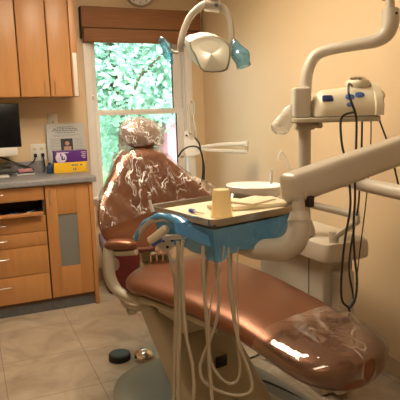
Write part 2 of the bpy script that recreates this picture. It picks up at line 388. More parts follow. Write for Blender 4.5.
# monitor
mo = thing('monitor', 'black flat computer monitor with a silver lower bezel', 'monitor', (.2, 4.22, ZT))
obj('screen', bx(B(), (-.07, 4.19, 1.185), (.378, 4.22, 1.505), .006), M_screen, mo)
obj('bezel', bx(B(), (-.07, 4.186, 1.122), (.345, 4.222, 1.185), .006), M_white, mo, label='silver lower bezel')
b = B(); cyl(b, (.15, 4.24, ZT+.01), (.15, 4.24, 1.2), .02); bx(b, (.13, 4.222, 1.15), (.17, 4.25, 1.25), .004); obj('neck', b, M_white, mo)
b = B(); bx(b, (.03, 4.14, ZT), (.27, 4.32, ZT+.012), .005); obj('base', b, M_white, mo)

# wall plates
ou = thing('outlet_plate', 'white double outlet plate above the worktop with two black plugs in it', 'outlet', (.522, YB-.004, 1.06))
obj('plate', bx(B(), (.462, YB-.009, 1.056), (.583, YB-.001, 1.188), .003), M_white, ou)
b = B()
for x in (.494, .551):
    for z in (1.10, 1.15):
        rc = obj('receptacle', bx(B(), (x-.016, YB-.012, z-.016), (x+.016, YB-.009, z+.016), .003), M_paper, ou)
        if z > 1.12:
            for dx in (-.006, .006): obj('slot', bx(B(), (x+dx-.0015, YB-.0128, z-.006), (x+dx+.0015, YB-.0118, z+.006)), M_black, rc)
for x, lb in ((.494, 'left'), (.551, 'right')):
    b = B(); bx(b, (x-.012, YB-.045, 1.085), (x+.012, YB-.013, 1.115), .006)
    if lb == 'left': tube(b, [(x, YB-.04, 1.09), (x-.03, YB-.06, 1.05), (.36, YB-.12, .995), (.24, YB-.2, 1.0), (.12, YB-.28, 1.03)], .004, n=8)
    else: tube(b, [(x, YB-.04, 1.09), (x+.002, YB-.07, 1.04), (x, YB-.10, .99), (x-.02, YB-.13, ZT+.005)], .005, n=8)
    tag(obj('power_cord', b, M_black), 'black power plug and cord in the %s socket of the outlet plate' % lb, 'cord', 'plugs in the outlet plate')
b = B(); tube(b, [P(-6, 155, 4.1), P(8, 160, 4.15), P(25, 166, 4.2), P(40, 172, 4.3), P(46, 172, 4.4)], .006, n=8)
tag(obj('computer_cable', b, M_black), 'thick black cable sagging from the monitor to the blue bottle', 'cord')
sw = thing('switch_plate', 'white light switch plate partly behind the top of the notice', 'light switch', (.648, YB-.004, 1.33))
obj('plate', bx(B(), (.61, YB-.008, 1.325), (.69, YB-.001, 1.425), .003), M_white, sw)
obj('toggle', bx(B(), (.645, YB-.018, 1.345), (.655, YB-.008, 1.365), .002), M_beige, sw)

# notice poster, leaning against the wall
po = thing('notice_sheet', 'pale grey notice with lines of print and a small portrait photo', 'notice', (.745, 4.38, ZT))
po_m = Matrix.Translation((.745, 4.37, ZT)) @ Matrix.Rotation(math.radians(-5), 4, 'X')
obj('sheet', bx(B(), (-.155, 0, 0), (.145, .003, .375), M=po_m), M_paperw, po, smooth=False)
b = B()
rr = random.Random(3)
for k, (z, x0, x1, th) in enumerate(((.347, -.07, .06, .006), (.333, -.10, .09, .007), (.319, -.11, .095, .007), (.303, -.085, .07, .006), (.285, -.10, .10, .003), (.275, -.10, .06, .003))):
    x = x0
    while x < x1:
        l = rr.uniform(.008, .026); bx(b, (x, -.0012, z-th/2), (min(x+l, x1), 0, z+th/2), M=po_m); x += l+.005
for k in range(9):
    z = .255-k*.012
    for xx, xe in ((-.13, -.055), (.06, .125)):
        x = xx
        while x < xe:
            l = rr.uniform(.006, .018); bx(b, (x, -.0012, z-.0012), (min(x+l, xe), 0, z+.0012), M=po_m); x += l+.004
obj('print', b, M_ink, po, smooth=False, label='dark printed lines')
ph = obj('photo', bx(B(), (-.05, -.002, .145), (.045, 0, .255), M=po_m), M_photo, po, smooth=False)
b = B(); lathe(b, po_m @ V((0, -.002, .215)), [(.018, 0), (.016, .0015), (.001, .002)], 16, axis=(0, -1, 0)); bx(b, (-.028, -.003, .15), (.03, -.002, .192), .0, M=po_m)
obj('portrait', b, M_skin, ph)

# boxes on the worktop
t = thing('carton', 'yellow carton lying flat under the purple one, on the worktop by the window', 'box', (.73, 4.24, ZT), 'cartons stacked on the worktop')
obj('box_body', bx(B(), (.602, 4.20, ZT), (.852, 4.30, ZT+.078), .002), M_yellow, t)
b = B()
for x, w_ in ((.735, .02), (.76, .012), (.80, .02), (.775, .008)): bx(b, (x, 4.199, ZT+.05), (x+w_, 4.2005, ZT+.062))
for x, w_ in ((.745, .008), (.76, .01)): bx(b, (x, 4.199, ZT+.015), (x+w_, 4.2005, ZT+.032))
obj('print', b, M_ink, t, smooth=False)
t = thing('carton', 'purple and white carton resting on top of the yellow one', 'box', (.73, 4.25, ZT+.08), 'cartons stacked on the worktop')
obj('box_body', bx(B(), (.612, 4.205, ZT+.080), (.862, 4.30, ZT+.168), .002), M_purple, t)
b = B(); lathe(b, (.66, 4.2045, ZT+.117), [(.042, 0), (.042, .0012)], 24, axis=(0, -1, 0)); obj('round_panel', b, M_lilac, t, label='lilac disc on the front')
b = B(); bx(b, (.662, 4.202, ZT+.10), (.674, 4.2035, ZT+.13)); bx(b, (.674, 4.202, ZT+.10), (.684, 4.2035, ZT+.108)); bx(b, (.684, 4.202, ZT+.10), (.690, 4.2035, ZT+.12)); bx(b, (.655,4.202,ZT+.128),(.664,4.2035,ZT+.15)); obj('emblem', b, M_navy, t, smooth=False)
b = B()
for z, x0, x1 in ((.150, .815, .852), (.135, .82, .85), (.12, .815, .85), (.107, .825, .848)): bx(b, (x0, 4.204, ZT+z), (x1, 4.2055, ZT+z+.006))
bx(b, (.625, 4.204, ZT+.152), (.72, 4.2055, ZT+.158)); obj('print', b, M_lilac, t, smooth=False)
bl = thing('small_bottle', 'dark blue small bottle on the worktop beside the yellow carton', 'bottle', (.575, 4.25, ZT))
b = B(); lathe(b, (.575, 4.25, ZT), [(.022, 0), (.025, .004), (.025, .05), (.018, .062), (.012, .066)], 20); obj('bottle_body', b, M_teal, bl)
b = B(); lathe(b, (.575, 4.25, ZT+.066), [(.013, 0), (.013, .016), (.001, .018)], 16); obj('cap', b, M_navy, bl)
zz = ZT
for i, (m_, h, lb) in enumerate(((M_paperw, .012, 'pale booklet at the bottom of the small stack left of the outlet'), (M_black, .008, 'dark booklet in the middle of the small stack'), (M_pink, .02, 'pink notepad on top of the small stack'))):
    b = bx(B(), (.33+.008*i, 4.23+.01*i, zz), (.46-.006*i, 4.35, zz+h), .002); zz += h+.0005
    tag(obj('booklet', b, m_), lb, 'booklet', 'booklets stacked on the worktop')
b = bx(B(), (.19, 4.26, ZT), (.30, 4.36, ZT+.055), .008); tag(obj('storage_box', b, mat('dark_grey_plastic', (.07,.075,.07), .5)), 'dark grey little box on the worktop below the monitor', 'box')

# clock
ck = thing('wall_clock', 'round white wall clock cut by the top of the picture', 'clock', (1.418, YB-.01, 2.27))
cc = V((1.418, YB, 2.408))
b = B(); lathe(b, cc, [(.132, .001), (.140, .012), (.140, .028), (.131, .036), (.125, .030), (.122, .022)], 48, axis=(0, -1, 0)); obj('rim', b, M_beige, ck)
b = B(); lathe(b, cc, [(.124, .018), (.124, .0225)], 48, axis=(0, -1, 0)); fc = obj('dial', b, M_white, ck)
b = B()
for k in range(12):
    a = k*PI/6; c = cc+V((math.sin(a)*.105, -.0235, math.cos(a)*.105)); Mx = Matrix.Translation(c) @ Matrix.Rotation(a, 4, 'Y'); obj('hour_mark', bx(B(), (-.003, -.0006, -.008), (.003, .0006, .008), M=Mx), M_black, fc, smooth=False)
for nm, a, l in (('hour_hand', 2.7, .055), ('minute_hand', 4.0, .08)):
    Mx = Matrix.Translation(cc+V((0, -.0255, 0))) @ Matrix.Rotation(a, 4, 'Y'); obj(nm, bx(B(), (-.0035, -.001, -.012), (.0035, .001, l), M=Mx), M_black, ck, smooth=False)

# waste bin
wb = thing('waste_bin', 'dark red waste bin with a lavender liner between cabinet and chair', 'bin', (1.06, 4.08, 0))
b = B(); rings = []
for z, w_, h_ in ((0, .12, .10), (.01, .125, .105), (.40, .15, .125), (.43, .155, .13), (.43, .145, .12), (.40, .14, .115)): rings.append(sring((1.06, 4.08, z), (1,0,0), (0,1,0), w_, h_, 32, 4))
loft(b, rings); obj('bin_body', b, M_binred, wb)
b = B(); rings = []
for z, w_, h_ in ((.37, .157, .132), (.40, .160, .136), (.44, .160, .135), (.475, .15, .125), (.47, .12, .1), (.455, .06, .05)): rings.append(sring((1.06, 4.08, z), (1,0,0), (0,1,0), w_, h_, 48, 4))
loft(b, rings); wob(b, .02, 22, 2); obj('liner', b, M_liner, wb)

# ---------------------------------------------------------------- dental chair
U = V((.16, -.987, 0)).normalized(); W = V((.987, .16, 0)).normalized(); O = V((.925, 2.52, 0))
def L(u, v, z): return O + U*u + W*v + V((0, 0, z))
ZZ = V((0, 0, 1))
def lerp(tab, x):
    for (a, b_), (c, d_) in zip(tab, tab[1:]):
        if x <= c: f = (x-a)/(c-a); f = f*f*(3-2*f) if False else f; return b_+(d_-b_)*f
    return tab[-1][1]
ch = thing('dental_chair', 'bronze vinyl dental chair with cream frame, reclined leg rest toward the viewer', 'dental chair', tuple(L(.35, 0, 0)))
# seat cushion
SEAT_L = 1.22
def seat_top(u): return lerp(((-.1, .625), (0, .65), (.25, .668), (.5, .668), (.8, .645), (1.1, .595), (1.3, .57)), u)
def seat_sh(u): return lerp(((0, -.04), (.3, .005), (.6, .035), (.9, .05), (1.3, .06)), u)
def seat_hw(u):
    w_ = lerp(((0, .30), (.25, .295), (.5, .265), (.8, .232), (1.1, .215), (1.3, .205)), u)
    a = min(1, max(0, u/.20)); w_ *= math.sqrt(max(0, 1-(1-a)**2.3))*.9+.1*a if a < 1 else 1
    c = min(1, max(0, (SEAT_L-u)/.17)); w_ *= (1-(1-c)**2.6)**.5 if c < 1 else 1
    return max(w_, .004)
SK = (1.22+.085)/1.22
def seat_rings(g=0., u0_=0., u1_=SEAT_L, n=46, th=.118, nn=40):
    rs = []
    for i in range(n+1):
        f = i/n; f = .5-.5*math.cos(PI*f); u = u0_+(u1_-u0_)*f
        w_ = seat_hw(u); en = min(1, w_/.16); t_ = th*(.25+.75*math.sqrt(en)); zt = seat_top(u)-.018*(1-en)
        rs.append(sring(L(u*SK-.085, seat_sh(u), zt-t_/2), W, ZZ, w_+g, t_/2+g, nn, 2.45))
    return rs
b = B(); loft(b, seat_rings())
for v in b.verts:      # gently dished across, raised near the knees
    lv = (v.co-O).dot(W); lu = (v.co-O).dot(U)
    if v.co.z > seat_top(lu)-.05: v.co.z += -.012*math.exp(-(lv/.13)**2)*math.exp(-((lu-.15)/.3)**2)+.006
obj('seat', b, M_vinyl, ch)
# under-seat pan and arms
b = B(); rs = []
for i in range(31):
    u = .06+.62*i/30; rs.append(sring(L(u*SK-.085, seat_sh(u), seat_top(u)-.105-.018), W, ZZ, max(seat_hw(u)-.04, .05), .022, 24, 4))
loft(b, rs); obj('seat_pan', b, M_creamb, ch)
b = B(); prism(b, [L(-.10, -.17, .50), L(-.10, .17, .50), L(.30, .17, .50), L(.30, -.17, .50)], (0, 0, -.035)); bx(b, (-.06, -.12, .38), (.3, .12, .52), .02, M=Matrix.Translation(O) @ Matrix(((U.x, W.x, 0, 0), (U.y, W.y, 0, 0), (0, 0, 1, 0), (0, 0, 0, 1)))); obj('lift_bracket', b, M_beige, ch)
CM = Matrix.Translation(O) @ Matrix(((U.x, W.x, 0, 0), (U.y, W.y, 0, 0), (0, 0, 1, 0), (0, 0, 0, 1)))
# pedestal
b = B(); rs = []
for f in range(9):
    q = f/8; cx = -.10+.56*q; z = .515-.485*q
    rs.append(sring(L(cx+.08, -.01, z), W, (U*.9+ZZ*-.1), .185+.015*q, .15+.03*q, 32, 6))
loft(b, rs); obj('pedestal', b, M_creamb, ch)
b = B(); 
def front_u(z): return -.10+.56*(.515-z)/.485+.08+.165
for (v0, z0, s) in ((.0, .27, .03),):
    bx(b, (-.008, v0-s, z0-s*.9), (.004, v0+s, z0+s*.9), .003, M=CM @ Matrix.Translation((front_u(z0)-.002, 0, 0)))
obj('socket_cover', b, M_black, ch)
# lower foot of pedestal
b = B(); rs = []
for z, k_ in ((.028, 1), (.06, .97), (.085, .9), (.10, .78)): rs.append(sring(L(.62, .0, z), W, U, .24*k_, .34*k_, 36, 3.4))
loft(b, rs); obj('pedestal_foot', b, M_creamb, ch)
# base plate
b = B(); rs = []
for z, k_ in ((.002, 1.0), (.016, 1.0), (.026, .97), (.029, .9)): rs.append(sring(L(.42, .0, z), W, U, .42*k_, .66*k_, 56, 2.7))
loft(b, rs); obj('base_plate', b, M_plate, ch, label='grey-green base plate')
# backrest
BT = [(.69, .12, .0), (.70, .19, .004), (.72, .25, .01), (.76, .305, .02), (.82, .34, .03), (.88, .352, .05), (.94, .342, .06), (1.0, .30, .07), (1.04, .265, .095), (1.10, .21, .115), (1.15, .17, .13), (1.19, .13, .145), (1.215, .07, .15)]
def back_c(z): return -.14 - .36*(z-.66)
def bt(z): return lerp([(a, b_) for a, b_, _ in BT], z)
b = B(); rs = []; n = 40
for i in range(n+1):
    f = .5-.5*math.cos(PI*i/n); z = .688+(1.222-.688)*f
    hw = max(.006, bt(z)*(1 if .02 < f < .98 else .55)); th = .062*min(1, (hw/.13))**.5
    ring = sring((0, 0, 0), (1, 0, 0), (0, 1, 0), hw, th, 36, 2.5)
    rs.append([L(back_c(z)+p.y+ .10*(p.x/.33)**2, p.x, z) for p in ring])
loft(b, rs); obj('backrest', b, M_vinyl, ch)
b = B(); 
bx(b, (-.06, -.09, -.10), (-.02, .09, .40), .02, M=CM @ Matrix.Translation((-.185, 0, .72)) @ Matrix.Rotation(math.radians(-20), 4, 'Y')); bx(b, (-.21, -.08, .42), (-.06, .08, .62), .02, M=CM)
obj('backrest_support', b, M_creamb, ch)
# headrest
HC = L(-.375, .038, 1.298)
def ell(bm, c, ax, ay, az, rx, ry, rz, n=24, m=14, e=2.2):
    rs = []
    for i in range(m+1):
        a = -PI/2+PI*i/m; ca = max(.02, math.cos(a)); rs.append(sring(V(c)+V(az)*rz*math.sin(a), ax, ay, rx*ca, ry*ca, n, e))
    loft(bm, rs); return bm
b = B(); ell(b, HC, W, U, (ZZ+U*-.25).normalized(), .116, .055, .088, 32, 18); obj('headrest', b, M_vinyl, ch)
b = B(); bx(b, (-.42, .012, 1.13), (-.40, .07, 1.31), .006, M=CM); cyl(b, L(-.37, -.03, 1.210), L(-.37, .11, 1.210), .012); obj('headrest_bracket', b, M_chrome, ch)
# armrest
D0 = 2.62
b = B(); rs = []
pa, pb = P(104, 245, D0), P(137, 245, D0-.02); ax = (pb-pa).normalized(); ay = ZZ.cross(ax).normalized()
for i in range(13):
    f = i/12; a = math.sqrt(max(0, 1-(2*f-1)**4)); rs.append(sring(pa.lerp(pb, f)+ZZ*.004*math.sin(PI*f), ay, ZZ,   .036*a+.002, .023*a+.002, 20, 2.6))
loft(b, rs); arm = obj('armrest', b, M_vinyl, ch)
b = B(); tube(b, [P(107, 252, D0), P(120, 253, D0), P(137, 252, D0-.02)], .019, n=16, sq=(1, .75, 3)); 
tube(b, [P(109, 249, D0), P(108.5, 256, D0), P(108.5, 266, D0), P(110, 277, D0), P(115, 287, D0), P(122, 294, D0-.02), P(134, 299, D0-.05), P(152, 303, D0-.08)], [.028, .031, .031, .030, .028, .025, .020, .014], n=24, k=6, sq=(1.1, .9, 3.5))
obj('armrest_support', b, M_creamb, ch, label='cream curved armrest support')
b = B(); ell(b, P(115, 264, D0+.01), cr, fw, ZZ, .022, .02, .035, 16, 10); obj('armrest_knob', b, M_creamb, ch)
b = B(); tube(b, [P(136, 250, D0+.05), P(152, 249, D0+.12), P(170, 247, D0+.2)], .014, n=12); obj('armrest_bar', b, mat('dark_red_brown', (.12,.045,.03), .4), ch)
# hinge hardware behind the seat and bracket by the floor end
b = B()
for a in (150, 156, 162, 168): cyl(b, P(a, 238, 2.72), P(a+1, 262, 2.74), .004)
cyl(b, P(148, 241, 2.72), P(176, 239, 2.76), .006); cyl(b, P(150, 254, 2.72), P(172, 252, 2.76), .009)
ell(b, P(160, 248, 2.72), cr, ZZ, fw, .03, .03, .012, 16, 8); obj('hinge_hardware', b, M_chrome, ch)
b = B()
tube(b, [P(121, 298, 2.62), P(124, 304, 2.62), P(134, 309, 2.6), P(150, 306, 2.58)], .012, n=10, sq=(1.6, .7, 4)); tube(b, [P(127, 306, 2.62), P(129, 313, 2.62), P(136, 312, 2.6)], .008, n=10)
obj('side_bracket', b, M_creamb, ch)

# ---- clear plastic on the chair
b = B(); rs = []; n = 44; nn = 96
for i in range(n+1):
    f = i/n
    ring = []
    for j in range(nn):
        a = 2*PI*j/nn; c, s = math.cos(a), math.sin(a)
        zb = .895 + .035*c                                             # hem higher on the far side
        z = zb+(1.225-zb)*f
        flare = .012+ .05*max(0, c)**2*math.exp(-((z-.99)/.06)**2) + .016*math.exp(-((z-1.2)/.05)**2)
        hw = bt(z)+flare; th = .085
        x = math.copysign(abs(c)**.8, c)*hw; y = math.copysign(abs(s)**.8, s)*th
        wr = noise.noise(V((x*14+z*9, y*10, z*7)))*.012+noise.noise(V((x*34-z*22, y*20, z*16)))*.006
        ring.append(L(back_c(z)+y*(1+wr*8)+.10*(x/.33)**2+(wr if s > 0 else -wr), x*(1+wr*1.2), z))
    rs.append(ring)
loft(b, rs, cap=False); tag(obj('plastic_cover', b, M_clear), 'clear wrinkled plastic bag pulled over the chair backrest', 'plastic cover', 'clear plastic covers on the chair')
b = B(); ell(b, HC+ZZ*-.004, W, U, (ZZ+U*-.25).normalized(), .135, .074, .103, 64, 36)
bmesh.ops.delete(b, geom=[v for v in b.verts if v.co.z < HC.z-.066], context='VERTS')
b.normal_update()
for v in b.verts:
    q = max(0, (HC.z-.03-v.co.z)/.05); d_ = (v.co-HC); d_.z = 0
    v.co += v.normal*(noise.noise(v.co*26)*.014+noise.noise(v.co*60)*.005)
    if q > 0: v.co += d_.normalized()*.012*q
tag(obj('plastic_cover', b, M_clearh), 'clear crinkled plastic bag over the headrest', 'plastic cover', 'clear plastic covers on the chair')
b = B(); rs = seat_rings(.010, .93, SEAT_L-.0005, 30, .11, 72); loft(b, rs, cap=False)
b.normal_update()
for v in b.verts:
    lu = (v.co-O).dot(U); e = max(0, 1-(lu-.93)/.07)
    v.co += v.normal*(noise.noise(v.co*9)*.006+abs(noise.noise(v.co*16+V((3, 1, 2))))*.006 + .010*e) + V((0, 0, .008))
tag(obj('plastic_cover', b, M_clear2), 'clear glossy plastic sleeve over the toe end of the leg rest', 'plastic cover', 'clear plastic covers on the chair')

# ---------------------------------------------------------------- floor things
fp = P(120, 358, 3.12); fx = V((.706, 2.88, 0))
pd = thing('round_pedal', 'black round rubber puck lying on the tiled floor', 'pedal', tuple(fx))
b = B(); lathe(b, fx, [(.060, 0), (.064, .004), (.064, .032), (.058, .038)], 40); obj('rubber_body', b, M_rubber, pd)
b = B(); lathe(b, fx, [(.050, .0375), (.050, .0395), (.001, .0395)], 40); obj('top_disc', b, M_black, pd)
f2 = V((.838, 2.83, 0))
ft = thing('foot_control', 'chrome domed foot control with bright reflections, beside the chair base', 'foot control', tuple(f2))
b = B(); lathe(b, f2, [(.062, 0), (.066, .006), (.060, .014)], 36); obj('foot_base', b, M_beige, ft)
b = B(); lathe(b, f2, [(.058, .012), (.056, .026), (.046, .042), (.026, .052), (.001, .056)], 36); obj('dome', b, M_chrome, ft)
b = B()
tube(b, [(1.18, 2.40, .032), (1.27, 2.52, .03), (1.36, 2.50, .028), (1.46, 2.56, .006), (1.62, 2.62, .006), (1.75, 2.50, .006)], .0055, n=8)
tag(obj('floor_cable', b, M_black), 'black cable lying on the base plate and floor beyond the pedestal', 'cord', 'cables on the floor')
b = B(); tube(b, [(1.18, 2.22, .034), (1.26, 2.27, .034), (1.33, 2.16, .034), (1.40, 1.95, .02), (1.45, 1.8, .006), (1.50, 1.6, .006)], .005, n=8)
tag(obj('floor_cable', b, M_black), 'black cable curving under the toe end of the leg rest', 'cord', 'cables on the floor')

# ---------------------------------------------------------------- side unit with bowl
un = thing('dental_side_unit', 'cream floor-standing dental unit with lid, beside the right wall', 'dental unit', (1.62, 2.3, 0))
obj('cabinet_body', bx(B(), (1.50, 2.02, .0), (1.68, 2.62, .706), .012, seg=3), M_cream, un)
obj('front_column', bx(B(), (1.545, 1.955, .02), (1.645, 2.022, .65), .02, seg=4), M_cream, un)
b = B(); rs = []
for z, g in ((.705, -.012), (.712, -.002), (.73, .0), (.765, .0), (.795, -.006), (.806, -.022), (.811, -.06)):
    rs.append(sring((1.59, 2.29, z), (1,0,0), (0,1,0), .140+g, .35+g, 56, 9))
loft(b, rs); obj('lid', b, M_cream, un)
b = B(); bx(b, (1.498, 2.13, .05), (1.502, 2.135, .70)); obj('panel_seam', b, M_seam, un)
# bowl
bc = V((1.40, 2.50, 1.015))
b = B(); rs = []
for z, w_, h_ in ((-.09, .05, .05), (-.075, .10, .085), (-.05, .135, .11), (-.03, .148, .118), (0, .152, .122), (.004, .148, .118), (-.004, .138, .108), (-.03, .12, .09), (-.05, .06, .045), (-.052, .01, .01)):
    rs.append(sring(bc+ZZ*z, cr, V((-cr.y, cr.x, 0)), w_, h_, 40, 2.4))
loft(b, rs); obj('bowl', b, mat('white_porcelain', (.80,.76,.70), .15), un, label='white spittoon bowl')
b = B(); rs = []
for z, w_ in ((.80, .07), (.83, .06), (.9, .055), (.94, .06)): rs.append(sring((1.47, 2.50, z), (1,0,0), (0,1,0), w_, w_*1.3, 28, 3))
loft(b, rs); tube(b, [(1.47, 2.5, .90), (1.43, 2.5, .935)], .045, n=16, k=0); obj('bowl_stand', b, M_cream, un)
b = B(); tube(b, [P(271, 184, 2.72), P(271, 170, 2.72)], .0075, n=10, k=0); obj('rinse_nozzle', b, M_white, un)
b = B(); tube(b, [P(290, 190, 2.72), P(289, 172, 2.72), P(286, 158, 2.72), P(282, 151.5, 2.72), P(279, 155, 2.72), P(278.5, 160, 2.72)], .005, n=10); obj('cup_filler', b, M_white, un)
b = B(); tube(b, [P(333, 238, 2.42), P(345, 230, 2.4), P(357, 222, 2.38)], .018, n=12, k=0, sq=(1.1, .7, 4)); cyl(b, P(334, 243, 2.42), P(334, 232, 2.42), .022)
tube(b, [P(357, 222, 2.38), P(358, 216, 2.38)], .012, n=10, k=0)
obj('holder_arm', b, M_beige, un)

# ---------------------------------------------------------------- post with lamp arm, shelf and lamp
PB = V((1.52, 2.18, .765)); PT_ = P(304.5, 118, 2.52)
PX = V((PT_.x, PT_.y, 0))
lp = thing('dental_light', 'cream overhead dental light on a curved post arm', 'dental light', (PX.x, PX.y, .812))
b = B(); cyl(b, (PX.x, PX.y, .813), (PX.x, PX.y, 1.50), .031, n=28); lathe(b, (PX.x, PX.y, .813), [(.055, 0), (.055, .02), (.045, .05), (.037, .07)], 28); obj('post', b, M_cream, lp)
top = V((PX.x, PX.y, 1.47))
b = B(); tube(b, [top, P(305.5, 90, 2.53), P(306.5, 78, 2.52), P(309.5, 66, 2.51), P(316, 55.5, 2.50), P(328, 50, 2.48), P(346, 46.5, 2.44), P(362, 43.5, 2.41), P(376, 40.5, 2.38), P(386, 34, 2.36), P(390, 24, 2.35), P(390.5, 10, 2.35)], [.031, .029, .028, .027, .027, .026, .026, .028, .031, .035, .038, .038], n=24, k=6)
obj('curved_arm', b, M_cream, lp)
b = B(); cyl(b, P(390, 10.5, 2.35), P(390, -2, 2.35), .020); cyl(b, P(390, -2, 2.35), P(390.3, -18, 2.35), .04); obj('swivel', b, M_beige, lp)
b = B(); cyl(b, P(396.6, 13, 2.315), P(396.6, 13, 2.305), .006); obj('screw', b, M_black, lp)
b = B(); tube(b, [P(390, -16, 2.35), P(350, -42, 2.3), P(300, -58, 2.25), P(255, -50, 2.2), P(225, -32, 2.18), P(215, -12, 2.18), P(214, 0, 2.18)], [.03, .03, .028, .024, .02, .018, .018], n=18); obj('upper_arm', b, M_cream, lp)
# head
DH = 2.2
b = B(); tube(b, [P(205, 4, DH), P(220, 6, DH)], .028, n=16, k=0); cyl(b, P(212, 4, DH), P(213, -8, DH), .020); obj('yoke_pivot', b, M_cream, lp)
b = B(); lathe(b, P(216.5, 5.5, DH-.032), [(.008, 0), (.008, .004), (.001, .004)], 16, axis=-fw); obj('pivot_bolt', b, M_black, lp)
b = B(); tube(b, [P(208, 3, DH), P(200, 7, DH), P(190, 17, DH), P(184, 30, DH), P(181, 42, DH), P(180, 52, DH+.01)], [.011, .012, .0115, .0115, .0115, .010], n=16, sq=(1, 1.2, 3))
tube(b, [P(217, 4, DH), P(224, 9, DH), P(229, 18, DH), P(231, 29, DH), P(231.5, 40, DH), P(230, 46, DH+.01)], [.011, .012, .011, .011, .010, .009], n=16, sq=(1, 1.2, 3)); obj('yoke', b, M_cream, lp)
face = [(190.5, 42.5), (197, 38.5), (205, 36.5), (213, 36.5), (220, 38.5), (226, 42), (229.5, 47), (229.8, 55), (228.6, 63), (226.5, 69), (222, 71), (213, 71.6), (205, 71), (201, 68), (198, 62), (195, 54), (191.5, 48)]
def facering(sc, dD, dx=0, dy=0):
    cx = sum(p[0] for p in face)/len(face); cy = sum(p[1] for p in face)/len(face)
    return [P(cx+(x-cx)*sc+dx, cy+(y-cy)*sc+dy, DH+dD+(y-cy)*-.0012) for x, y in face]
b = B(); loft(b, [facering(.95, -.030), facering(1.0, -.046), facering(1.05, -.043), facering(1.06, -.02), facering(1.0, .0, 0, -1)]); obj('head_rim', b, mat('taupe_rim', (.30,.26,.19), .35), lp)
b = B(); loft(b, [facering(.975, -.044), facering(.965, -.048), *[facering(k_, -.047-.004*(1-k_*k_)) for k_ in (.9, .78, .66, .54, .42, .3, .18, .02)]]); obj('light_shield', b, M_reflector, lp, label='glossy cream lens shield')
b = B(); loft(b, [facering(1.0, -.01, -1, -1), facering(1.0, .04, -5, -4), facering(.9, .09, -9, -5), facering(.6, .13, -11, -4), facering(.2, .145, -11, -3)]); obj('lamp_housing', b, M_white, lp, label='white rear housing')
b = B(); tube(b, [P(179, 53, DH), P(174, 52, DH), P(169, 48, DH), P(164, 41, DH)], .006, n=10); obj('grip_handle', b, M_cream, lp); b = B(); tube(b, [P(231, 50, DH), P(237, 49, DH), P(243, 54, DH)], .006, n=10); obj('grip_handle', b, M_cream, lp)
b = B(); tube(b, [P(160, 38, DH), P(163, 41, DH), P(167, 48, DH), P(170, 57, DH), P(172.5, 65, DH)], [.010, .015, .018, .016, .012], n=24, k=6, cap=False); wob(b, .012, 30, 1)
tag(obj('handle_sleeve', b, M_bluel), 'crumpled pale blue plastic sleeve on the lamp handle in front of the window', 'plastic sleeve', 'blue sleeves on the lamp handles')
b = B(); tube(b, [P(232.5, 40, DH), P(236, 46, DH), P(240, 54, DH), P(243, 63, DH), P(244, 67, DH)], [.012, .022, .032, .036, .034], n=28, k=6, cap=False); wob(b, .014, 24, 5)
tag(obj('handle_sleeve', b, M_bluel), 'flared pale blue plastic sleeve on the lamp handle in front of the right wall', 'plastic sleeve', 'blue sleeves on the lamp handles')

# shelf
E1 = (P(375, 118, 2.5)-P(293, 118, 2.5)); E1.z = 0; E1.normalize(); E2 = V((-E1.y, E1.x, 0))
def shp(a, c, z): return PX + E1*a + E2*c + ZZ*z     # local shelf frame around the post
SH = thing('equipment_shelf', 'beige bracket shelf on the post carrying the cream scaler unit', 'shelf', (PX.x, PX.y, 1.34))
SM = Matrix.Translation(PX) @ Matrix(((E1.x, E2.x, 0, 0), (E1.y, E2.y, 0, 0), (0, 0, 1, 0), (0, 0, 0, 1)))
ZS = P(330, 117, 2.42).z
b = B(); rs = []
for z, g in ((ZS-.022, -.006), (ZS-.016, 0), (ZS-.004, 0), (ZS, -.006)): rs.append(sring(tuple(PX+E1*.115+E2*-.10+ZZ*z), E1, E2, .195+g, .088+g, 40, 6))
loft(b, rs); obj('shelf_plate', b, M_beige, SH)
b = B(); lathe(b, (PX.x, PX.y, ZS-.06), [(.038, 0), (.05, .004), (.05, .036), (.038, .04)], 28); tube(b, [PX+E2*-.045+ZZ*(ZS-.036), PX+E2*-.12+E1*.05+ZZ*(ZS-.036)], .013, n=10, k=0); obj('collar', b, M_beige, SH)
hb = tag(obj('accessory_holder', bx(B(), (-.075, -.155, ZS+.0005), (.0, -.055, ZS+.135), .012, M=SM, seg=3), M_cream), 'cream upright box at the left end of the bracket shelf', 'holder box')
# scaler
sc_ = thing('ultrasonic_scaler', 'cream tabletop scaler with blue buttons on the bracket shelf', 'scaler unit', tuple(shp(.16, -.11, ZS+.001)))
b = B(); rs = []; X0, X1 = .005, .300
for i in range(25):
    f = i/24; a = X0+(X1-X0)*f
    h = lerp(((0, .085), (.15, .115), (.5, .125), (.85, .128), (1, .13)), f); e0 = min(1, f/.16); e1 = min(1, (1-f)/.05); rr_ = math.sqrt(max(.0, 1-(1-e0)**2))*(.4+.6*math.sqrt(max(0, 1-(1-e1)**2)))
    rr_ = max(rr_, .15)
    d_ = .072*rr_; zt = ZS+.004+h*(.35+.65*rr_)
    z0_ = ZS+.004
    ring = [shp(a, -.11-d_, z0_), shp(a, -.11-d_*1.04, z0_+(zt-z0_)*.2), shp(a, -.11-d_*.98, z0_+(zt-z0_)*.42), shp(a, -.11-d_*.70, z0_+(zt-z0_)*.74), shp(a, -.11-d_*.30, z0_+(zt-z0_)*.95), shp(a, -.11+d_*.1, zt), shp(a, -.11+d_*.6, zt-(zt-z0_)*.03), shp(a, -.11+d_, z0_+(zt-z0_)*.8), shp(a, -.11+d_, z0_)]
    rs.append(ring)
loft(b, rs); obj('scaler_body', b, M_dev, sc_)
b = B(); bx(b, (X0+.02, -.16, ZS+.0008), (X1-.01, -.06, ZS+.005), M=SM); obj('foot_pad', b, M_black, sc_)
b = B(); rs = []      # cream side cheek with handle
